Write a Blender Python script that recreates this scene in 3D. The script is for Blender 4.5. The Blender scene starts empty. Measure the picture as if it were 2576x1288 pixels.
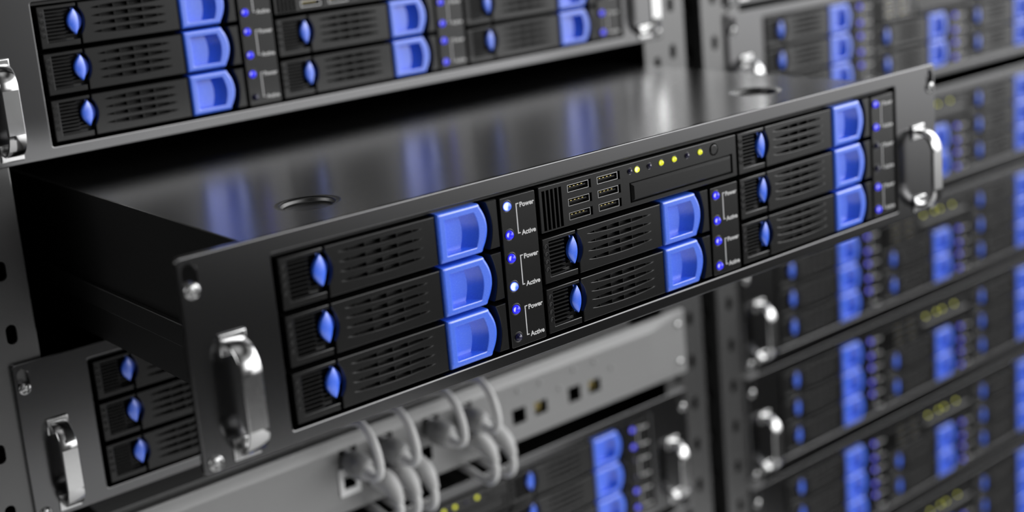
import bpy, bmesh, math
from mathutils import Vector, Matrix
from mathutils.geometry import delaunay_2d_cdt

S = 0.0004            # one layout unit = 0.4 mm
YR = 547.0            # how far the rack plane lies behind the pulled-out faceplate
ZF = 2600.0           # height of the layout origin above the rack feet
COLP, ROWP = 331.0, 59.2
scene = bpy.context.scene
COL = scene.collection

# ------------------------------------------------------------------ materials
def new_mat(name):
    m = bpy.data.materials.new(name)
    m.use_nodes = True
    nt = m.node_tree
    return m, nt, nt.nodes['Principled BSDF']

def mat(name, base, rough, metal=0.0, ior=1.5, grain=0.0, scale=900.0, coat=0.0, bump=0.0):
    m, nt, b = new_mat(name)
    b.inputs['Base Color'].default_value = (*base, 1)
    b.inputs['Roughness'].default_value = rough
    b.inputs['Metallic'].default_value = metal
    b.inputs['IOR'].default_value = ior
    b.inputs['Coat Weight'].default_value = coat
    if grain or bump:
        tc = nt.nodes.new('ShaderNodeTexCoord')
        n = nt.nodes.new('ShaderNodeTexNoise')
        n.inputs['Scale'].default_value = scale
        n.inputs['Detail'].default_value = 3.0
        nt.links.new(tc.outputs['Object'], n.inputs['Vector'])
        if grain:
            mr = nt.nodes.new('ShaderNodeMapRange')
            mr.inputs['To Min'].default_value = max(0.02, rough - grain)
            mr.inputs['To Max'].default_value = rough + grain
            nt.links.new(n.outputs['Fac'], mr.inputs['Value'])
            nt.links.new(mr.outputs['Result'], b.inputs['Roughness'])
        if bump:
            bp_ = nt.nodes.new('ShaderNodeBump')
            bp_.inputs['Strength'].default_value = bump
            bp_.inputs['Distance'].default_value = 0.0001
            nt.links.new(n.outputs['Fac'], bp_.inputs['Height'])
            nt.links.new(bp_.outputs['Normal'], b.inputs['Normal'])
    return m

def led_mat(name, core, rim, strength, spot=0.55):
    """lit lamp: hot spot on one side of the dome, saturated colour elsewhere"""
    m, nt, b = new_mat(name)
    tc = nt.nodes.new('ShaderNodeTexCoord')
    d = nt.nodes.new('ShaderNodeVectorMath'); d.operation = 'DISTANCE'
    d.inputs[1].default_value = (0.22, 0.42, 0.60)
    nt.links.new(tc.outputs['Generated'], d.inputs[0])
    r = nt.nodes.new('ShaderNodeValToRGB')
    r.color_ramp.elements[0].position = spot * 0.55
    r.color_ramp.elements[0].color = (*core, 1)
    r.color_ramp.elements[1].position = spot
    r.color_ramp.elements[1].color = (*rim, 1)
    nt.links.new(d.outputs['Value'], r.inputs['Fac'])
    b.inputs['Base Color'].default_value = (*[0.3 * c for c in rim], 1)
    b.inputs['Roughness'].default_value = 0.12
    nt.links.new(r.outputs['Color'], b.inputs['Emission Color'])
    b.inputs['Emission Strength'].default_value = strength
    return m

M = dict(
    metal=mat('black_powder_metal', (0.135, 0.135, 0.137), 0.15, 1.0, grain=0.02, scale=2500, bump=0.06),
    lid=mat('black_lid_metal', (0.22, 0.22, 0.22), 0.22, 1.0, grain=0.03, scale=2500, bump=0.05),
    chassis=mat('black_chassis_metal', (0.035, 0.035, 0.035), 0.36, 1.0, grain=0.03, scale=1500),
    dish=mat('shaded_lid_metal', (0.085, 0.085, 0.085), 0.42, 1.0, grain=0.03, scale=1500),  # darker copy of the lid metal: shade put into the dimple walls
    inside=mat('matt_black_inside', (0.005, 0.005, 0.005), 0.7),
    plastic=mat('black_plastic', (0.005, 0.005, 0.0049), 0.21, 0.0, 1.50, grain=0.04, scale=4000, bump=0.08),
    dark=mat('recess_shade_black', (0.003, 0.003, 0.003), 0.7),  # near-black with the shade of slots, sockets and gaps put into the colour
    blue=mat('blue_plastic', (0.042, 0.158, 0.92), 0.27, 0.0, 2.1, grain=0.015, scale=3000),
    chrome=mat('brushed_chrome', (0.64, 0.64, 0.64), 0.14, 1.0, grain=0.03, scale=1500),
    steel=mat('bright_steel', (0.52, 0.52, 0.52), 0.25, 1.0),
    gold=mat('gold_contact', (0.95, 0.78, 0.30), 0.3, 1.0),
    paint=mat('white_print', (0.58, 0.58, 0.58), 0.5),
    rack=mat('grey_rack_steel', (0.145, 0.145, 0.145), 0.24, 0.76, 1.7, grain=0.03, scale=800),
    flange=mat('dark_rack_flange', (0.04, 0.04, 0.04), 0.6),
    switch=mat('light_grey_metal', (0.25, 0.25, 0.25), 0.38, 0.25, grain=0.03, scale=900),
    cable=mat('grey_cable_rubber', (0.58, 0.58, 0.58), 0.45),
    jack=mat('white_jack_frame', (0.85, 0.85, 0.85), 0.35),
    clear=mat('translucent_grey_plug', (0.24, 0.24, 0.24), 0.22, 0.0, 1.5),
    off=mat('unlit_lamp', (0.012, 0.010, 0.045), 0.05, 0.0, 1.6),
    floor=mat('pale_raised_floor', (0.82, 0.82, 0.82), 0.45, grain=0.05, scale=40),
    wall=mat('dark_wall_paint', (0.035, 0.035, 0.035), 0.7, grain=0.05, scale=40),
    on=led_mat('blue_lamp', (0.72, 0.70, 1.0), (0.025, 0.025, 0.95), 0.88, 0.23),
    hot=led_mat('bright_blue_lamp', (0.75, 0.92, 1.0), (0.05, 0.12, 1.0), 1.5, 0.46),
    yel=led_mat('yellow_lamp', (0.95, 0.95, 0.22), (0.70, 0.72, 0.008), 0.95, 0.30),
    yelhot=led_mat('bright_yellow_lamp', (1.0, 1.0, 0.5), (0.85, 0.87, 0.02), 1.5, 0.42),
)

# ------------------------------------------------------------------ mesh tools (layout units)
class MB:
    def __init__(self):
        self.bm = bmesh.new(); self.mats = []
    def mi(self, m):
        if m not in self.mats: self.mats.append(m)
        return self.mats.index(m)
    def face(self, pts, m, smooth=True):
        vs = [self.bm.verts.new(p) for p in pts]
        f = self.bm.faces.new(vs); f.material_index = self.mi(m); f.smooth = smooth
        return f
    def box(self, x0, x1, y0, y1, z0, z1, m, bev=0.0, seg=2):
        b = bmesh.new()
        bmesh.ops.create_cube(b, size=1.0)
        for v in b.verts:
            v.co = Vector(((x0 + x1) / 2 + v.co.x * (x1 - x0), (y0 + y1) / 2 + v.co.y * (y1 - y0), (z0 + z1) / 2 + v.co.z * (z1 - z0)))
        if bev: bmesh.ops.bevel(b, geom=list(b.edges), offset=bev, segments=seg, affect='EDGES', profile=0.5)
        self.add(b, m)
    def add(self, b, m, matrix=None):
        if matrix is not None: bmesh.ops.transform(b, matrix=matrix, verts=b.verts)
        vm = {v: self.bm.verts.new(v.co) for v in b.verts}
        k = self.mi(m)
        for f in b.faces:
            nf = self.bm.faces.new([vm[v] for v in f.verts]); nf.material_index = k; nf.smooth = True
        b.free()
    def loops(self, rings, m, closed=True, cap_first=False, cap_last=False):
        """skin a list of equal-length rings of points"""
        k = self.mi(m)
        V = [[self.bm.verts.new(p) for p in r] for r in rings]
        n = len(rings[0])
        for a, b in zip(V, V[1:]):
            for i in range(n if closed else n - 1):
                j = (i + 1) % n
                f = self.bm.faces.new((a[i], a[j], b[j], b[i])); f.material_index = k; f.smooth = True
        for flag, r in ((cap_first, V[0]), (cap_last, V[-1])):
            if flag:
                f = self.bm.faces.new(r); f.material_index = k; f.smooth = True
        return V
    def fill(self, loops3, m):
        """planar region bounded by an outer loop and holes"""
        ax = [min(range(3), key=lambda i: max(p[i] for p in loops3[0]) - min(p[i] for p in loops3[0]))][0]
        uv = [i for i in range(3) if i != ax]
        k0 = loops3[0][0][ax]
        pts, edges, polys = [], [], []
        for lp in loops3:
            q = [(p[uv[0]], p[uv[1]]) for p in lp]; polys.append(q); n0 = len(pts)
            pts += [Vector(p) for p in q]; edges += [(n0 + i, n0 + (i + 1) % len(q)) for i in range(len(q))]
        vo, _, fo, *_r = delaunay_2d_cdt(pts, edges, [], 0, 1e-5)
        def inside(c, q):
            r = False
            for i in range(len(q)):
                (x0, y0), (x1, y1) = q[i - 1], q[i]
                if (y0 > c[1]) != (y1 > c[1]) and c[0] < (x1 - x0) * (c[1] - y0) / (y1 - y0) + x0: r = not r
            return r
        def lift(p):
            r = [0, 0, 0]; r[ax] = k0; r[uv[0]], r[uv[1]] = p; return r
        V = [self.bm.verts.new(lift(p)) for p in vo]; k = self.mi(m)
        for f in fo:
            c = [sum(vo[i][j] for i in f) / len(f) for j in (0, 1)]
            if inside(c, polys[0]) and not any(inside(c, q) for q in polys[1:]):
                nf = self.bm.faces.new([V[i] for i in f]); nf.material_index = k
        for v in V:
            if not v.link_faces: self.bm.verts.remove(v)
    def prism(self, pts, yf, yb, c, m, front=True, back=False):
        """x-z outline pushed back along y, with a chamfered front rim"""
        a = offset(pts, c)
        rings = [[(x, yf, z) for x, z in a], [(x, yf + c * 0.35, z) for x, z in offset(pts, c * 0.35)], [(x, yf + c, z) for x, z in pts], [(x, yb, z) for x, z in pts]]
        self.loops(rings, m, cap_first=front, cap_last=back)
    def mesh(self, name, weld=0.002, sharp=35):
        if weld: bmesh.ops.remove_doubles(self.bm, verts=self.bm.verts, dist=weld)
        bmesh.ops.recalc_face_normals(self.bm, faces=self.bm.faces)
        bmesh.ops.scale(self.bm, vec=(S, S, S), verts=self.bm.verts)
        me = bpy.data.meshes.new(name)
        self.bm.to_mesh(me); self.bm.free()
        for m in self.mats: me.materials.append(M[m])
        me.set_sharp_from_angle(angle=math.radians(sharp))
        for p in me.polygons:                        # flat faces keep their own normal, rounded rims stay smooth
            if max(abs(c) for c in p.normal) > 0.99999: p.use_smooth = False
        return me

def area2(p): return sum(p[i][0] * p[(i + 1) % len(p)][1] - p[(i + 1) % len(p)][0] * p[i][1] for i in range(len(p)))
def offset(pts, c):
    """move a closed 2-d outline inwards by c (mitred)"""
    if not c: return list(pts)
    s = 1 if area2(pts) > 0 else -1
    out = []; n = len(pts)
    for i in range(n):
        p0, p1, p2 = Vector(pts[i - 1]), Vector(pts[i]), Vector(pts[(i + 1) % n])
        d1, d2 = (p1 - p0).normalized(), (p2 - p1).normalized()
        n1, n2 = Vector((-d1.y, d1.x)) * s, Vector((-d2.y, d2.x)) * s
        k = (n1 + n2); k.normalize()
        out.append(tuple(p1 + k * (c / max(0.35, k.dot(n1)))))
    return out
def rect(x0, x1, z0, z1, r=0.0, n=4):
    if not r: return [(x0, z0), (x1, z0), (x1, z1), (x0, z1)]
    out = []
    for cx, cz, a in ((x0 + r, z0 + r, 180), (x1 - r, z0 + r, 270), (x1 - r, z1 - r, 0), (x0 + r, z1 - r, 90)):
        for k in range(n + 1):
            t = math.radians(a + 90 * k / n); out.append((cx + r * math.cos(t), cz + r * math.sin(t)))
    return out
def stadium(x, z0, z1, r, n=8):
    return rect(x - r, x + r, z0, z1, r, n)
def circle(cx, cz, r, n=24):
    return [(cx + r * math.cos(2 * math.pi * k / n), cz + r * math.sin(2 * math.pi * k / n)) for k in range(n)]

def obj(name, me, parent=None, loc=(0, 0, 0), label=None):
    o = bpy.data.objects.new(name, me); COL.objects.link(o)
    o.location = Vector(loc) * S
    if parent: o.parent = parent
    if label: o['label'] = label
    return o
def thing(name, label, cat, loc, group=None):
    o = bpy.data.objects.new(name, None); COL.objects.link(o)
    o.location = Vector(loc) * S; o.empty_display_size = 0.02
    o['label'] = label; o['category'] = cat
    if group: o['group'] = group
    return o
def dup(o, parent=None):
    c = o.copy(); COL.objects.link(c)
    if parent: c.parent = parent
    for ch in list(o.children): dup(ch, c)
    return c

# ------------------------------------------------------------------ server parts (layout units, origin at the opening's upper left corner)
X0, X1, ZT, ZB = -98.0, 1096.0, 19.6, -197.0     # faceplate
OB = -181.6                                       # bottom of the opening
SLOTX = (-85.5, 1083.5)
TP = 6.5                                          # faceplate thickness

def me_faceplate():
    b = MB()
    out = rect(X0, X1, ZB, ZT, 5, 4)
    hole = rect(0, 1000, OB, 0.5, 2, 3)
    slots = [stadium(x, -22, 12, 7.2) for x in SLOTX]
    hr, sr = 2.0, 0.8
    F = lambda l, y: [(x, y, z) for x, z in l]
    rnd = [math.radians(18 * k) for k in range(6)]
    fr = [F(offset(out, 1.6), 0), F(offset(hole, -hr), 0)] + [F(offset(s, -sr), 0) for s in slots]
    b.fill(fr, 'metal')
    b.loops([F(offset(out, 1.6 * (1 - math.sin(a))), 1.6 * (1 - math.cos(a))) for a in rnd] + [F(out, TP)], 'metal')
    b.loops([F(offset(hole, -hr * (1 - math.sin(a))), hr * (1 - math.cos(a))) for a in rnd] + [F(hole, TP)], 'metal')
    for s in slots: b.loops([F(offset(s, -sr), 0), F(s, sr), F(s, TP)], 'metal')
    b.fill([F(out, TP), F(hole, TP)] + [F(s, TP) for s in slots], 'metal')
    return b.mesh('faceplate')

def me_chassis():
    b = MB()
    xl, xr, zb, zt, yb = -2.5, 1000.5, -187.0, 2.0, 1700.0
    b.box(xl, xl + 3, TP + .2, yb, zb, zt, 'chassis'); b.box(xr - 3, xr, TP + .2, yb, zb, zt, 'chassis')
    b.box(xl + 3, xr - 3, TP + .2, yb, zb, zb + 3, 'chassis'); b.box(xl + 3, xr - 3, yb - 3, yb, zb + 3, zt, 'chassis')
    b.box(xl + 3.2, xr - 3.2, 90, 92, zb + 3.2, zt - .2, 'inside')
    return b.mesh('chassis', weld=0)

def me_lid():
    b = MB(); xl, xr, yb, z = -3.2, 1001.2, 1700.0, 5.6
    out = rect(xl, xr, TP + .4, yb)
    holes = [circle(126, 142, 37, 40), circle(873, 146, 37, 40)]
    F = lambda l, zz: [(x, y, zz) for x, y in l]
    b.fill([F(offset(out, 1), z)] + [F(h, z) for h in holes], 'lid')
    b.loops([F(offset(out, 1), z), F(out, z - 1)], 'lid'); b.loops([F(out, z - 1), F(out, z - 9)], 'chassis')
    for cx, cy in ((126, 142), (873, 146)):
        prof = [(37, 0), (36.2, -0.12), (31.5, -0.75), (30.4, -1.2), (29.8, -2.4), (29.4, -4.6), (28.6, -5.6), (27.2, -6.0), (10, -6.0)]
        rings = [[(cx + r * math.cos(a), cy + r * math.sin(a), z + dz) for a in [2 * math.pi * k / 40 for k in range(40)]] for r, dz in prof]
        b.loops(rings[:3], 'lid'); b.loops(rings[2:8], 'dish'); b.loops(rings[7:], 'lid', cap_last=True)
    return b.mesh('lid', sharp=50)

def me_handle(xc):
    b = MB(); w, t, R, yo = 22.0, 5.0, 30.0, -34.0
    zt, zb = -69.0, -184.0
    path = [(2, zt, 0, 1)]                              # y, z, outward normal (y, z)
    for k in range(13):
        a = math.radians(90 * k / 12); path.append((yo + R - R * math.sin(a), zt - R + R * math.cos(a), -math.sin(a), math.cos(a)))
    for k in range(13):
        a = math.radians(90 * k / 12); path.append((yo + R - R * math.cos(a), zb + R - R * math.sin(a), -math.cos(a), -math.sin(a)))
    path.append((2, zb, 0, -1))
    rings = []
    for y, z, ny, nz in path:
        r = []
        for u, d in ((-w/2, 1.2), (-w/2 + 1.2, 0), (w/2 - 1.2, 0), (w/2, 1.2), (w/2, t - 1.2), (w/2 - 1.2, t), (-w/2 + 1.2, t), (-w/2, t - 1.2)):
            r.append((xc + u, y - ny * d, z - nz * d))
        rings.append(r)
    b.loops(rings, 'chrome')
    for z0, z1 in ((-84, -62.5), (-190.5, -168)):
        b.box(xc - 14.5, xc + 14.5, -3.2, 0.2, z0, z1, 'chrome', 1.4, 3)
    return b.mesh('handle', sharp=50)

def me_screw():
    b = MB(); n = 32; rings = []
    for k in range(15):
        t = k / 14; r = 8.2 * (1 - t) if k < 14 else 0.01
        ring = []
        for i in range(n):
            a = 2 * math.pi * i / n; x, z = r * math.cos(a), r * math.sin(a)
            y = -4.6 * math.sqrt(max(0, 1 - (r / 8.35) ** 2)) - 0.5
            u, v = (x + z) * .7071, (x - z) * .7071
            if (abs(u) < 1.7 and abs(v) < 5.2) or (abs(v) < 1.7 and abs(u) < 5.2): y += 3.0
            ring.append((x, y, z))
        rings.append(ring)
    rings.insert(0, [(x, 6, z) for x, y, z in rings[0]])
    b.loops(rings, 'steel', cap_last=True)
    return b.mesh('screw', sharp=40)

def me_tray():
    """vented drive front: one column cell, origin at the cell's upper left corner"""
    b = MB()
    xl, xr, zt, zb = 58.5, 193.4, -5.6, -58.6
    R, cx, cz = 26.7, 38.4, -28.6
    out = [(xl, zb), (xr, zb), (xr, zt), (xl, zt)]
    bite = []
    for k in range(13):
        a = math.asin(17.0 / R) * (1 - 2 * k / 12); bite.append((cx + R * math.cos(a), cz + R * math.sin(a)))
    out += bite
    fr = offset(out, 1.0)
    xa, xb, H = 73.0, 177.0, 3.4
    zs = [-14.6, -25.0, -35.2, -45.5]
    N = 24
    lens = lambda zc, x0, x1, h: [(x0 + (x1 - x0) * k / N, zc - h * (1 - (2 * k / N - 1) ** 2) ** .75) for k in range(N + 1)] + [(x1 - (x1 - x0) * k / N, zc + h * (1 - (2 * k / N - 1) ** 2) ** .75) for k in range(1, N)]
    yf = -1.0
    F = lambda l, y: [(x, y, z) for x, z in l]
    lo = [lens(z, xa, xb, H) for z in zs]; li = [lens(z, xa + 2.6, xb - 2.6, H - 0.5) for z in zs]
    b.fill([F(fr, yf)] + [F(l, yf) for l in lo], 'plastic')
    b.loops([F(fr, yf), F(offset(out, .35), yf + .35), F(out, yf + 1), F(out, 60)], 'plastic')
    for l, i_, zc in zip(lo, li, zs):
        b.loops([F(l, yf), F(i_, yf + 0.3)], 'plastic'); b.loops([F(i_, yf + 0.3), F(i_, yf + 9)], 'dark')  # slot walls past the chamfer: shade painted in as near-black
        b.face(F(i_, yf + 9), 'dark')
        for k in range(5):
            x = 86.5 + 19.6 * k; t = (x - xa) / (xb - xa) * 2 - 1; h = H * (1 - t * t) - 0.3
            b.box(x - .45, x + .45, yf + 1.2, yf + 9, zc - h, zc + h, 'plastic')
    return b.mesh('drive_tray', sharp=20)

def me_latch():
    b = MB()
    pts = [(5.7, -5.6), (55.5, -5.6), (56, -6.2), (56, -10.2), (15, -10.2), (15, -51.2), (55.5, -51.2), (56, -51.8), (56, -58), (55.4, -58.6), (5.7, -58.6)]
    b.prism(pts, -1.0, 40, 0.9, 'plastic')
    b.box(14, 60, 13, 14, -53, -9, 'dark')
    for k in range(9):
        z = -13.4 - 4.62 * k
        b.box(14.5, 39.5, 0.8, 12.9, z - 1.0, z + 1.0, 'plastic', 0.45, 1)
        b.box(40, 52, 9.4, 12.9, z - 1.0, z + 1.0, 'plastic', 0.3, 1)
    for k in range(4):
        z = -15.2 - 9.0 * k
        for ring in ([(3.1, 0), (2.9, -.55), (2.4, -.6), (2.1, .0), (2.0, .25)],):
            b.loops([[(10.3 + r * math.cos(2*math.pi*i/18), -1.0 + dy - .02, z + r * math.sin(2*math.pi*i/18)) for i in range(18)] for r, dy in ring], 'plastic')
        b.face([(10.3 + 2.05 * math.cos(2*math.pi*i/18), -1.03, z + 2.05 * math.sin(2*math.pi*i/18)) for i in range(18)], 'dark')  # flush black disc painted in for the shaded depth of a socket
        b.loops([[(10.3 + r * math.cos(2*math.pi*i/12), -1.05 - d, z + r * math.sin(2*math.pi*i/12)) for i in range(12)] for r, d in ((.7, 0), (.5, .25), (.2, .35))], 'plastic', cap_last=True)
    return b.mesh('latch_block', weld=0, sharp=35)

def me_lock():
    b = MB(); n, m = 36, 18
    zc, hz, xc = -28.8, 16.8, 52.6
    rings = []
    for i in range(n + 1):
        t = -math.cos(math.pi * i / n) * .9995; z = zc - t * hz; q = 1 - t * t
        xl, xr = xc - 9.8 * q, xc + 5.0 * q
        prof = [(xl, 3.5, z)]
        for k in range(m + 1):
            a = math.pi * k / m
            prof.append(((xl + xr) / 2 - (xr - xl) / 2 * math.cos(a), 1.0 - 3.4 * math.sqrt(q) * math.sin(a) ** .65, z))
        prof.append((xr, 6.5, z))
        rings.append(prof)
    b.loops(rings, 'blue', closed=False)
    tt = [-math.cos(math.pi * k / 24) for k in range(25)]
    back = [(xc + 0.5 * (1 - t * t), zc - t * 17.0) for t in tt] + [(xc + 12.0 * (1 - t * t), zc + t * 17.0) for t in tt[1:-1]]
    b.face([(x, 8.0, z) for x, z in back], 'blue')
    return b.mesh('lock_button', weld=0, sharp=60)

def dshape(x0, x1, xm, z0, z1, r, n=10, m=16):
    """D outline: straight left side, right side bowed out to xm"""
    zc, h = (z0 + z1) / 2, (z1 - z0) / 2 - r
    pts = []
    for k in range(n): pts.append((x0, z0 + (z1 - z0) * k / n))                      # left, upwards
    for k in range(n): pts.append((x0 + (x1 - r - x0) * k / n, z1))                  # top
    for k in range(5):                                                              # upper corner
        a = math.radians(90 - 90 * k / 5 * 0.9); pts.append((x1 - r + r * math.cos(a), z1 - r + r * math.sin(a)))
    for k in range(m + 1):
        t = 1 - 2 * k / m; pts.append((x1 + (xm - x1) * (1 - t * t), zc + t * h))
    for k in range(4):
        a = math.radians(-9 - 90 * (k + 1) / 5 * 0.9); pts.append((x1 - r + r * math.cos(a), z0 + r + r * math.sin(a)))
    for k in range(n): pts.append((x1 - r + (x0 - x1 + r) * k / n, z0))
    return pts

def me_tab():
    b = MB()
    out = dshape(194.6, 252.5, 260.5, -58.4, -3.4, 3.8)
    pit = dshape(204.5, 243.5, 247.5, -50.8, -12.2, 1.6)
    flr = dshape(205.3, 230.5, 233.8, -49.9, -13.2, 1.2)
    F = lambda l, y: [(x, y, z) for x, z in l]
    yf = -4.0
    b.loops([F(out, 20), F(out, yf + 3.0), F(offset(out, .5), yf + 1.3), F(offset(out, 1.6), yf + .35), F(offset(out, 3.2), yf),
             F(offset(pit, -1.2), yf), F(offset(pit, -.4), yf + .3), F(pit, yf + 1.2), F(flr, yf + 12.0)], 'blue', cap_last=True)
    return b.mesh('pull_tab', sharp=38)

def me_cap():
    b = MB()
    pts = [(277.3, -58.6), (277.3, -5.0), (262.5, -5.0)]
    for k in range(1, 12):
        t = 1 - 2 * k / 12; pts.append((262.5 + 6.0 * (1 - t * t), -31.8 + 26.8 * t))
    pts.append((262.5, -58.6))
    b.prism(pts, -1.0, 40, 0.8, 'plastic')
    b.face([(258, 22, -58), (276, 22, -58), (276, 22, -5), (258, 22, -5)], 'dark')  # black sheet added for the shadow gap between tab and cap
    return b.mesh('end_cap')

def me_panel(h):
    b = MB(); b.prism(rect(281.2, 331.8, h, -5.6, 2, 3), -1.0, 40, 0.9, 'plastic'); return b.mesh('status_panel')

def me_lamp(r, m, n=20, k_=7, tall=1.0):
    b = MB(); rings = []
    for k in range(k_ + 1):
        a = math.pi / 2 * k / k_
        rr = max(r * math.cos(a), 0.02)
        rings.append([(rr * math.cos(2*math.pi*i/n), -r * tall * math.sin(a), rr * math.sin(2*math.pi*i/n)) for i in range(n)])
    b.loops(rings, m, cap_last=True)
    if m == 'off':
        pass
    b.loops([[(q * math.cos(2*math.pi*i/n), dy, q * math.sin(2*math.pi*i/n)) for i in range(n)] for q, dy in ((r * 1.0, .02), (r * 1.06, .1), (r * 1.16, -.12), (r * 1.26, -.25), (r * 1.36, -.1), (r * 1.42, .3))], 'plastic')
    return b.mesh('status_light', sharp=60)

def text_into(b, body, x, z, width, m, y):
    cv = bpy.data.curves.new('t', 'FONT'); cv.body = body; cv.size = 1.0; cv.offset = 0.030; cv.resolution_u = 4
    o = bpy.data.objects.new('t', cv); COL.objects.link(o)
    dg = bpy.context.evaluated_depsgraph_get()
    me = bpy.data.meshes.new_from_object(o.evaluated_get(dg))
    bpy.data.objects.remove(o); bpy.data.curves.remove(cv)
    xs = [v.co.x for v in me.vertices]; k = width / (max(xs) - min(xs)); x_0 = min(xs)
    t = bmesh.new(); t.from_mesh(me); bpy.data.meshes.remove(me)
    for v in t.verts: v.co = Vector((x + (v.co.x - x_0) * k, y, z + v.co.y * k))
    b.add(t, m)

def me_lettering(pairs):
    b = MB(); y = -1.12
    for k in range(pairs):
        zp, za = -15.9 - ROWP * k, -49.4 - ROWP * k
        b.box(303.3, 304.6, y, -1.0, za - .6, zp + .6, 'paint')
        b.box(304.7, 307.4, y, -1.0, zp - .6, zp + .6, 'paint'); b.box(304.7, 307.0, y, -1.0, za - .6, za + .6, 'paint')
        text_into(b, 'Power', 308.8, zp - 4.6, 20.8, 'paint', y)
        text_into(b, 'Active', 308.6, za - 3.0, 20.4, 'paint', y)
    return b.mesh('lettering', weld=0)

def me_control():
    b = MB(); y = -1.0
    x0, x1, z0, z1 = 336.9, 664.6, -58.4, -5.2
    out = rect(x0, x1, z0, z1, 1.5, 3)
    gr = [rect(341.8 + 6.25 * k, 345.4 + 6.25 * k, -56.4, -10.6) for k in range(5)]
    usb = [rect(379.8 + c * 46, 415.8 + c * 46, -20.6 - 16.3 * r_, -10.8 - 16.3 * r_) for c in range(2) for r_ in range(3)]
    disc = rect(476.8, 656.2, -53.2, -28.6)
    btn = circle(623.4, -16.6, 7.6, 28)
    F = lambda l, yy: [(x, yy, z) for x, z in l]
    holes = gr + usb + [disc, btn]
    b.fill([F(offset(out, .9), y)] + [F(offset(h, -.4), y) for h in holes], 'plastic')
    b.loops([F(offset(out, .9), y), F(offset(out, .3), y + .3), F(out, y + .9), F(out, 40)], 'plastic')
    for h in holes:
        d = 8 if h in gr else 13 if h in usb else 5
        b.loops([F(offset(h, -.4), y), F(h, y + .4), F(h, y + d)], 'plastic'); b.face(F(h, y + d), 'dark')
    return b.mesh('control_panel', sharp=30)

def me_usb():
    b = MB(); F = lambda l, yy: [(x, yy, z) for x, z in l]
    o = rect(1.2, 33.8, -9.4, -.5); i = offset(o, .75)
    b.loops([F(o, 12), F(o, 1.5), F(i, 1.5), F(i, 11)], 'chrome'); b.face(F(i, 11), 'dark')
    b.box(3.8, 30.6, 3.0, 11, -5.9, -3.6, 'plastic', .3, 1)
    for k in range(4): b.box(5.2 + 5.9 * k, 7.5 + 5.9 * k, 2.6, 10, -3.6, -2.9, 'gold')
    return b.mesh('usb_port', weld=0)

def me_disc():
    b = MB(); F = lambda l, yy: [(x, yy, z) for x, z in l]
    o = rect(479.8, 654.6, -52.4, -30.4)
    b.loops([F(o, 3.8), F(o, .6), F(offset(o, 3.2), -2.0)], 'plastic', cap_last=True)
    return b.mesh('disc_drawer', sharp=20)

def me_button():
    b = MB(); n = 28
    b.loops([[(623.4 + r * math.cos(2*math.pi*i/n), y, -16.6 + r * math.sin(2*math.pi*i/n)) for i in range(n)] for r, y in ((6.6, 3.8), (6.6, -.6), (6.1, -1.5), (5.2, -1.9))], 'plastic', cap_last=True)
    return b.mesh('power_button', sharp=40)

def me_rail():
    b = MB(); b.box(-9, -2.6, 40, 1500, -140, -112, 'chassis', 1.5); return b.mesh('slide_rail', weld=0)

# ------------------------------------------------------------------ one complete server, then its copies
OX, OZ = 499.0, ZB                       # server origin: middle of the faceplate's lower edge
def so(x=0, y=0, z=0): return (x - OX, y, z - OZ)

def place(dx, y, dz): return (dx + OX, y, ZF + dz + OZ)

MAIN_LABEL = 'black rack server slid forward out of its rack, its lid and silver handles in view'
main = thing('rack_server', MAIN_LABEL, 'server', place(0, 0, 0))
obj('faceplate', me_faceplate(), main, so())
obj('chassis', me_chassis(), main, so())
obj('lid', me_lid(), main, so())
obj('handle', me_handle(-52.5), main, so(), 'silver chrome handle')
obj('handle', me_handle(1050.5), main, so(), 'silver chrome handle')
sc_ = me_screw()
for x in SLOTX:
    for z in (-14.0, -186.0): obj('screw', sc_, main, so(x, 0, z), 'bright steel cross-head screw')
TR, LA, LO, TA, CA = me_tray(), me_latch(), me_lock(), me_tab(), me_cap()
for c in range(3):
    for r in range(3):
        if c == 1 and r == 0: continue
        t = obj('drive_tray', TR, main, so(c * COLP, 0, -ROWP * r))
        obj('latch_block', LA, t); obj('end_cap', CA, t)
        obj('lock_button', LO, t, label='blue oval lock button'); obj('pull_tab', TA, t, label='blue pull tab with a square hollow')
PANEL = {3: me_panel(-178.6), 2: me_panel(-178.6 + ROWP)}
LETT = {3: me_lettering(3), 2: me_lettering(2)}
LON, LOFF = me_lamp(5.2, 'on'), me_lamp(4.6, 'off')
HOT = []
for c in range(3):
    n = 2 if c == 1 else 3
    p = obj('status_panel', PANEL[n], main, so(c * COLP, 0, -ROWP * (3 - n)))
    obj('lettering', LETT[n], p, label='white printed words Power and Active with brackets')
    for k in range(n):
        for q, z in ((0, -16.0), (1, -48.6)):
            dark = (c == 0 and k == 2 and q == 1) or (c == 2 and k == 1)
            l = obj('status_light', LOFF if dark else LON, p, (290.8, -1.05, z - ROWP * k), 'unlit dark status light' if dark else 'lit blue status light')
            if c == 0 and (k, q) in ((0, 0), (1, 1)): HOT.append(l)
ctl = obj('control_panel', me_control(), main, so())
US = me_usb()
for c in range(2):
    for r in range(3): obj('usb_port', US, ctl, (379.8 + 46 * c, -1.0, -10.8 - 16.3 * r))
YON, YOFF = me_lamp(3.5, 'yel', 16, 6), me_lamp(3.3, 'off', 16, 6)
YHOT = None
for k, x in enumerate((478.2, 489.9, 510.4, 530.6, 553.0, 575.4, 598.4)):
    lit = k in (1, 3, 4, 6)
    l = obj('activity_light', YON if lit else YOFF, ctl, (x, -1.05, -14.9), 'lit yellow activity light' if lit else 'unlit dark activity light')
    if k == 1: YHOT = l
obj('disc_drawer', me_disc(), ctl); obj('power_button', me_button(), ctl)
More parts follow.
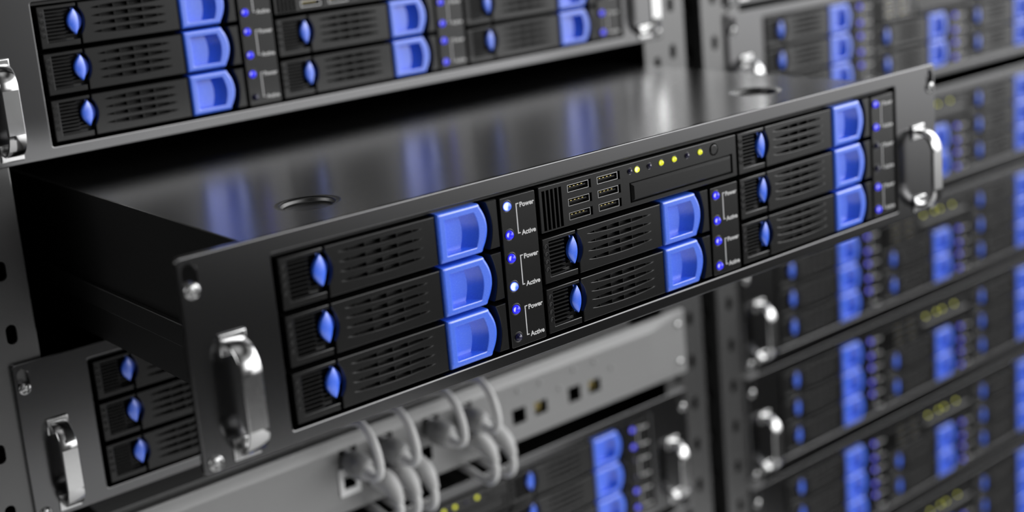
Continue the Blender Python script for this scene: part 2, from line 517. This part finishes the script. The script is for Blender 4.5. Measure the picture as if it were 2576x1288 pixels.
RAIL = me_rail(); obj('slide_rail', RAIL, main, so()); obj('slide_rail', RAIL, main, so(1009.6))

RX = 1361.0
servers = [
    (0, YR, 234.6, 'black server closed in the rack directly above the pulled-out server'),
    (0, YR, -232.5, 'black server partly hidden between the pulled-out server and the grey network switch'),
    (0, YR, -636.5, 'black server closed in the rack just under the grey network switch and its cables'),
    (0, YR, -868.5, 'black server showing only an upper corner, second one under the grey network switch'),
    (RX, YR, 268.0, 'black server cut off by the top edge, uppermost in the second rack'),
    (RX, YR, 38.7, 'black server in the second rack, seen over the lid of the pulled-out server'),
    (RX, YR, -206.0, 'black server in the second rack, mostly hidden behind the pulled-out server'),
    (RX, YR, -440.0, 'black server in the second rack, first one below the pulled-out server'),
    (RX, YR, -671.0, 'black server in the second rack, second one below the pulled-out server'),
    (RX, YR, -904.0, 'black server in the second rack, third one below the pulled-out server'),
    (RX, YR, -1137.0, 'black server in the second rack, lowest of the stack, mostly cut off'),
]
for dx, y, dz, lab in servers:
    s = dup(main); s.location = Vector(place(dx, y, dz)) * S; s['label'] = lab
    s['group'] = 'closed servers in the second rack' if dx else 'closed servers in the first rack'
hm = me_lamp(5.2, 'hot')
for l in HOT: l.data = hm; l['label'] = 'brightest blue status light, glowing white'
YHOT.data = me_lamp(3.5, 'yelhot', 16, 6); YHOT['label'] = 'brightest yellow activity light'

# ------------------------------------------------------------------ racks
RZ0, RZ1 = -ZF, 2200.0
YP = YR + TP + .3
def me_post(flip, lo, hi):
    """L-shaped rack post: front flange with two rows of slots, side flange with one"""
    b = MB(); w, t, d = 104.0, 5.0, 72.0
    f = -1 if flip else 1
    nz = int((hi - lo) / 83.4)
    out = rect(0, w, lo, hi)
    holes = []
    for k in range(nz - 1):
        z = -91.0 + 83.4 * (k - 30)
        if lo + 30 < z < hi - 30: holes.append(stadium(72.5, z - 13, z + 13, 7, 5))
        z += 17
        if lo + 30 < z < hi - 30: holes.append(stadium(33.0, z - 13, z + 13, 7, 5))
    F = lambda l, y: [(f * x, y, z) for x, z in l]
    b.fill([F(offset(out, 1.5), 0)] + [F(h, 0) for h in holes], 'rack')
    b.loops([F(offset(out, 1.5), 0), F(offset(out, .5), .5), F(out, 1.5), F(out, t)], 'rack')
    for h in holes: b.loops([F(h, 0), F(h, t)], 'rack')
    b.fill([F(out, t)] + [F(h, t) for h in holes], 'rack')
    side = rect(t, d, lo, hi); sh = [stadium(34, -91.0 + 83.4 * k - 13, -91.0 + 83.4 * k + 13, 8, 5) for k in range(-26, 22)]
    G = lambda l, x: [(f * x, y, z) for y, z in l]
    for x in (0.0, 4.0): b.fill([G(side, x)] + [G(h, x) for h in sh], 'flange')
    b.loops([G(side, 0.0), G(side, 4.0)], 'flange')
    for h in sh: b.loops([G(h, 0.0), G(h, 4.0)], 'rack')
    return b.mesh('post')
PL, PR = me_post(False, RZ0, RZ1), me_post(True, RZ0, RZ1)
def make_rack(dx, label):
    r = thing('server_rack', label, 'rack', (dx + 499, YR + 900, 0), 'server racks')
    o = lambda x=0, y=0, z=0: (x - 499, y - YR - 900, z + ZF)
    obj('post', PL, r, o(-160.5, YP, 0)); obj('post', PR, r, o(1157.5, YP, 0))
    yb = YR + 2300
    for nm, bx in (('side_panel', (-157, -154, YP + 74, yb, RZ0, RZ1)), ('side_panel', (1157, 1160, YP + 74, yb, RZ0, RZ1)),
                   ('back_panel', (-154, 1157, yb - 3, yb, RZ0, RZ1)), ('top_panel', (-157, 1160, YP, yb, RZ1, RZ1 + 8)), ('base_panel', (-157, 1160, YP, yb, RZ0, RZ0 + 8))):
        b = MB(); b.box(*bx, 'inside'); obj(nm, b.mesh(nm), r, o())
    return r
make_rack(0, 'dark steel server rack holding the pulled-out server and the grey network switch')
make_rack(RX, 'dark steel server rack beyond, filled with closed blue-tabbed servers')

# ------------------------------------------------------------------ network switch
SZT, SZB = -463.5, -587.0
sw = thing('network_switch', 'light grey network switch with cables plugged in, under the pulled-out server', 'network switch', (499, YR, ZF + SZB))
o_ = lambda x=0, y=0, z=0: (x - 499, y, z - SZB)
UPX = [366, 432, 521, 587]; UPZ = -500.0
LOX = [407, 439, 471, 591, 627]; LOZ = -541.0
JACKS = [(698, -540, 14.5, 13.5), (746, -540, 13.5, 11.5), (822, -540, 14, 13.5), (869, -540, 13.5, 11.5)]
def me_swface():
    b = MB(); F = lambda l, y: [(x, y, z) for x, z in l]
    out = rect(X0, X1 + 8, SZB, SZT, 4, 4); inn = rect(-14, 1012, SZB + 20, SZT - 19, 3, 3)
    b.loops([F(rect(X0 + 6, X1 + 2, SZB + 3, SZT - 3, 3, 3), 0), F(inn, -5)], 'switch')
    b.fill([F(offset(out, 2.5), 0), F(rect(X0 + 6, X1 + 2, SZB + 3, SZT - 3, 3, 3), 0)], 'switch')
    b.loops([F(offset(out, 2.5), 0), F(offset(out, .8), .8), F(out, 2.5), F(out, TP)], 'switch')
    holes = [rect(x - w, x + w, z - h, z + h) for x, z, w, h in JACKS]
    holes += [rect(x - 16, x + 16, UPZ - 11, UPZ + 20) for x in UPX] + [rect(x - 13, x + 13, LOZ - 12, LOZ + 12) for x in (363, 407, 439, 471, 505, 591, 627)]
    b.fill([F(inn, -5)] + [F(h, -5) for h in holes], 'switch')
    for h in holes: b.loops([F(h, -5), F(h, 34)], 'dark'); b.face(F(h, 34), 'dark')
    return b.mesh('switch_faceplate')
obj('faceplate', me_swface(), sw, o_())
b = MB(); b.box(-2, 1000, 36, 900, SZB + 4, SZT - 3, 'switch', 1); obj('case', b.mesh('case'), sw, o_())
for x in (-85.5, 1083.5):
    for z in (SZT - 28, SZB + 24): obj('screw', sc_, sw, o_(x, 0, z), 'bright steel cross-head screw')
b = MB(); F = lambda l, y: [(x, y, z) for x, z in l]
fr = rect(-18, 18, -22, 22, 1.5, 2); hl = rect(-11, 11, -12, 12)
b.fill([F(fr, -8), F(hl, -8)], 'jack'); b.loops([F(fr, -5), F(fr, -8)], 'jack'); b.loops([F(hl, -8), F(hl, -5)], 'jack')
obj('jack_frame', b.mesh('jack_frame'), sw, o_(363, 0, -534), 'white frame of an empty jack')
b = MB()
for k in range(8): b.box(-9.2 + 2.4 * k, -8.4 + 2.4 * k, 5, 30, -9, 9, 'gold')
pins = b.mesh('jack_contacts', weld=0)
for i, (x, z, w, h) in enumerate(JACKS):
    if i in (1, 3): obj('jack_contacts', pins, sw, o_(x, 0, z), 'gold contacts inside the jack')
b = MB()
b.loops([[(r * math.cos(2*math.pi*i/16), y, r * math.sin(2*math.pi*i/16)) for i in range(16)] for r, y in ((4.5, -4.9), (4.3, -5.8), (3.4, -6.8), (1.5, -7.4))], 'switch', cap_last=True)
pl = b.mesh('port_light')
for x in (700, 748, 790, 824, 872, 912): obj('port_light', pl, sw, o_(x, 0, -497 if x not in (790, 912) else -520), 'small pale port light')

# ------------------------------------------------------------------ cables: plug, boot, cord
def sweep(b, pts, rads, m, n=16, cap=True):
    V = [Vector(p) for p in pts]; rings = []
    for i, p in enumerate(V):
        t = (V[min(i + 1, len(V) - 1)] - V[max(i - 1, 0)]).normalized()
        u = Vector((1, 0, 0)); u = (u - t * u.dot(t)).normalized(); w = t.cross(u)
        rings.append([tuple(p + (u * math.cos(2*math.pi*k/n) + w * math.sin(2*math.pi*k/n)) * rads[i]) for k in range(n)])
    b.loops(rings, m, cap_first=cap, cap_last=cap)
def spline(ctrl, n=12):
    c = [Vector(p) for p in ctrl]; c = [c[0] * 2 - c[1]] + c + [c[-1] * 2 - c[-2]]; out = []
    for i in range(1, len(c) - 2):
        for k in range(n):
            t = k / n; p0, p1, p2, p3 = c[i - 1], c[i], c[i + 1], c[i + 2]
            out.append(0.5 * ((2 * p1) + (-p0 + p2) * t + (2 * p0 - 5 * p1 + 4 * p2 - p3) * t * t + (-p0 + 3 * p1 - 3 * p2 + p3) * t ** 3))
    out.append(c[-2]); return out
def cable_meshes(up):
    s = 1 if up else -1
    if up: ctrl = [(0, -40, -4), (0, -62, -9), (0, -82, -8), (0, -94, 6), (0, -93, 28), (0, -82, 52), (0, -60, 68), (0, -32, 68), (0, 10, 56), (0, 60, 54), (0, 200, 54)]
    else: ctrl = [(0, -30, 1), (0, -52, -4), (0, -66, -18), (0, -71, -36), (0, -66, -54), (0, -50, -64), (0, -26, -64), (0, 6, -60), (0, 60, -60), (0, 200, -60)]
    path = spline(ctrl, 8)
    b = MB(); sweep(b, path, [6.3] * len(path), 'cable', 14); cord = b.mesh('cord', sharp=60)
    b = MB(); b.box(-11.5, 11.5, -26, 24, -9.5, 9.5, 'clear', 1.6)
    if up: sweep(b, [(0, y, -2 - .03 * abs(y)) for y in (-8, -12, -20, -34, -44, -51, -56, -58)], [11, 17, 20, 20.5, 19.5, 17, 12, 7], 'clear', 24)
    b.box(-5, 5, -34, 12, 9.2, 14 if up else 11.5, 'jack' if up else 'clear', 1.6)
    plug = b.mesh('plug', weld=0)
    nb = 12 if up else 21
    bp_ = [path[0] * 1.0 + (Vector((0, -20, 0)) - path[0]) * (1 - t) if t < 1 else path[0] for t in (0, .5, 1)] + path[1:nb]
    pts, rad = [], []
    L = len(bp_)
    for i, p in enumerate(bp_):
        q = i / (L - 1); w_ = (1 - max(0.0, q - 0.36) / 0.64) ** 1.3 if up else (1 - q) ** 0.8; r0 = (14.0 if up else 17.0) * w_ + 7.4 * (1 - w_)
        nxt = bp_[min(i + 1, L - 1)]
        for k, f in ((0, 0.0), (.2, .9), (.55, .9), (.75, 0.0)):
            pts.append(p.lerp(nxt, k)); rad.append(r0 + (f * 2.2 - 1.0 if i > 1 and not up else 0))
    # drop repeated end points
    P2, R2 = [pts[0]], [rad[0]]
    for p, r in zip(pts[1:], rad[1:]):
        if (p - P2[-1]).length > .15: P2.append(p); R2.append(r)
    b = MB(); sweep(b, P2, R2, 'cable', 20); boot = b.mesh('boot', sharp=40)
    return plug, boot, cord
MU, ML = cable_meshes(True), cable_meshes(False)
CL = ['grey cable looping up from the switch, beside the empty white-framed jack', 'grey cable looping up, second from the white-framed jack', 'grey cable looping up, third from the white-framed jack', 'grey cable looping up, last one before the row of empty jacks',
      'grey cable hanging down with a ribbed boot, nearest of three to the white-framed jack', 'grey cable hanging down with a ribbed boot, middle one of three together', 'grey cable hanging down with a ribbed boot, last of three together',
      'grey cable hanging down, inner one of the pair beside the empty jacks', 'grey cable hanging down, outer one of the pair, closest to the empty jacks']
for i, (x, z, mm, g) in enumerate([(x, UPZ, MU, 'cables looping up from the switch') for x in UPX] + [(x, LOZ, ML, 'cables hanging down from the switch') for x in LOX]):
    c = thing('network_cable', CL[i], 'cable', (x, YR, ZF + z), g)
    obj('plug', mm[0], c, label='translucent grey plug'); obj('boot', mm[1], c); obj('cord', mm[2], c)

# ------------------------------------------------------------------ room
b = MB(); b.box(-3600, 3600, -5200, 3600, -60, 0, 'floor'); fl = obj('floor', b.mesh('floor')); fl['kind'] = 'structure'
b = MB(); b.box(-3600, 4600, 3500, 3600, 0.5, 6000, 'wall'); wb = obj('wall_back', b.mesh('wall_back')); wb['kind'] = 'structure'

# ------------------------------------------------------------------ surroundings: a lit server hall as the world
w = bpy.data.worlds.new('server_hall'); scene.world = w; w.use_nodes = True
nt = w.node_tree; N = nt.nodes; L = nt.links
bg = N['Background']
tc = N.new('ShaderNodeTexCoord'); sep = N.new('ShaderNodeSeparateXYZ'); L.new(tc.outputs['Generated'], sep.inputs[0])
def mth(op, a, b_=None):
    n = N.new('ShaderNodeMath'); n.operation = op
    for i, v in enumerate((a, b_)):
        if v is None: continue
        if isinstance(v, (int, float)): n.inputs[i].default_value = v
        else: L.new(v, n.inputs[i])
    return n.outputs[0]
def ss(v, a, b_):
    """smooth step from 0 at a to 1 at b"""
    n = N.new('ShaderNodeMapRange'); n.interpolation_type = 'SMOOTHSTEP'
    lo, hi = (a, b_) if a < b_ else (b_, a)
    n.inputs['From Min'].default_value = lo; n.inputs['From Max'].default_value = hi
    n.inputs['To Min'].default_value = 0.0 if a < b_ else 1.0; n.inputs['To Max'].default_value = 1.0 if a < b_ else 0.0
    L.new(v, n.inputs['Value']); return n.outputs['Result']
DEG = 180 / math.pi
el = mth('MULTIPLY', mth('ARCSINE', sep.outputs['Z']), DEG)
az = mth('MULTIPLY', mth('ARCTAN2', mth('MULTIPLY', sep.outputs['Y'], -1.0), sep.outputs['X']), DEG)
mul = lambda *a: a[0] if len(a) == 1 else mth('MULTIPLY', a[0], mul(*a[1:]))
addn = lambda *a: a[0] if len(a) == 1 else mth('ADD', a[0], addn(*a[1:]))
aisle = mul(ss(el, -17, -4), ss(el, 40, 15), ss(az, 76, 48), ss(az, -40, -10))
lamps = mul(ss(el, 0, 11), ss(el, 38, 28), ss(az, 108, 66))
high = mul(ss(el, 26, 36), ss(el, 56, 44), ss(az, 108, 66))
left = mul(ss(el, -14, -6), ss(az, 50, 74), ss(az, 130, 95))
top = ss(el, 60, 80)
low_left = mul(ss(el, -17, -27), ss(az, 63, 75))
low = mul(ss(el, -12, -20), ss(az, 64, 46))
tot = addn(0.028, mul(2.3, aisle), mul(3.5, lamps), mul(0.35, high), mul(0.12, left), mul(0.02, low), mul(0.42, low_left), mul(0.4, top))
L.new(tot, bg.inputs['Strength']); bg.inputs['Color'].default_value = (1, 1, 1, 1)

# ------------------------------------------------------------------ camera
cam = bpy.data.cameras.new('camera'); co = bpy.data.objects.new('camera', cam); COL.objects.link(co)
C = Vector((-591.84, -1140.77, 333.01 + ZF)) * S
r_ = Vector((0.7720691941353623, -0.6295987253818222, -0.08668681828719421))
u_ = Vector((0.1988938684241488, 0.10981592363245798, 0.9738489061553787))
f_ = Vector((0.603614437012941, 0.7691202168155086, -0.21000881770824636))
m3 = Matrix((r_, u_, -f_)).transposed()
co.matrix_world = Matrix.Translation(C) @ m3.to_4x4()
cam.sensor_width = 36.0; cam.sensor_fit = 'HORIZONTAL'
cam.lens = 3402.797 / 2576 * 36.0
cam.shift_x = 0.0; cam.shift_y = -214.5 / 2576
cam.clip_start = 0.01; cam.clip_end = 50
cam.dof.use_dof = True; cam.dof.focus_distance = 1548 * S; cam.dof.aperture_fstop = 4.4
scene.camera = co

vs = scene.view_settings
vs.view_transform = 'Standard'; vs.look = 'None'; vs.gamma = 1.0; vs.use_curve_mapping = False; vs.exposure = 0.0
try:
    scene.cycles.max_bounces = 6; scene.cycles.diffuse_bounces = 3; scene.cycles.glossy_bounces = 4; scene.cycles.transmission_bounces = 2
except Exception:
    pass
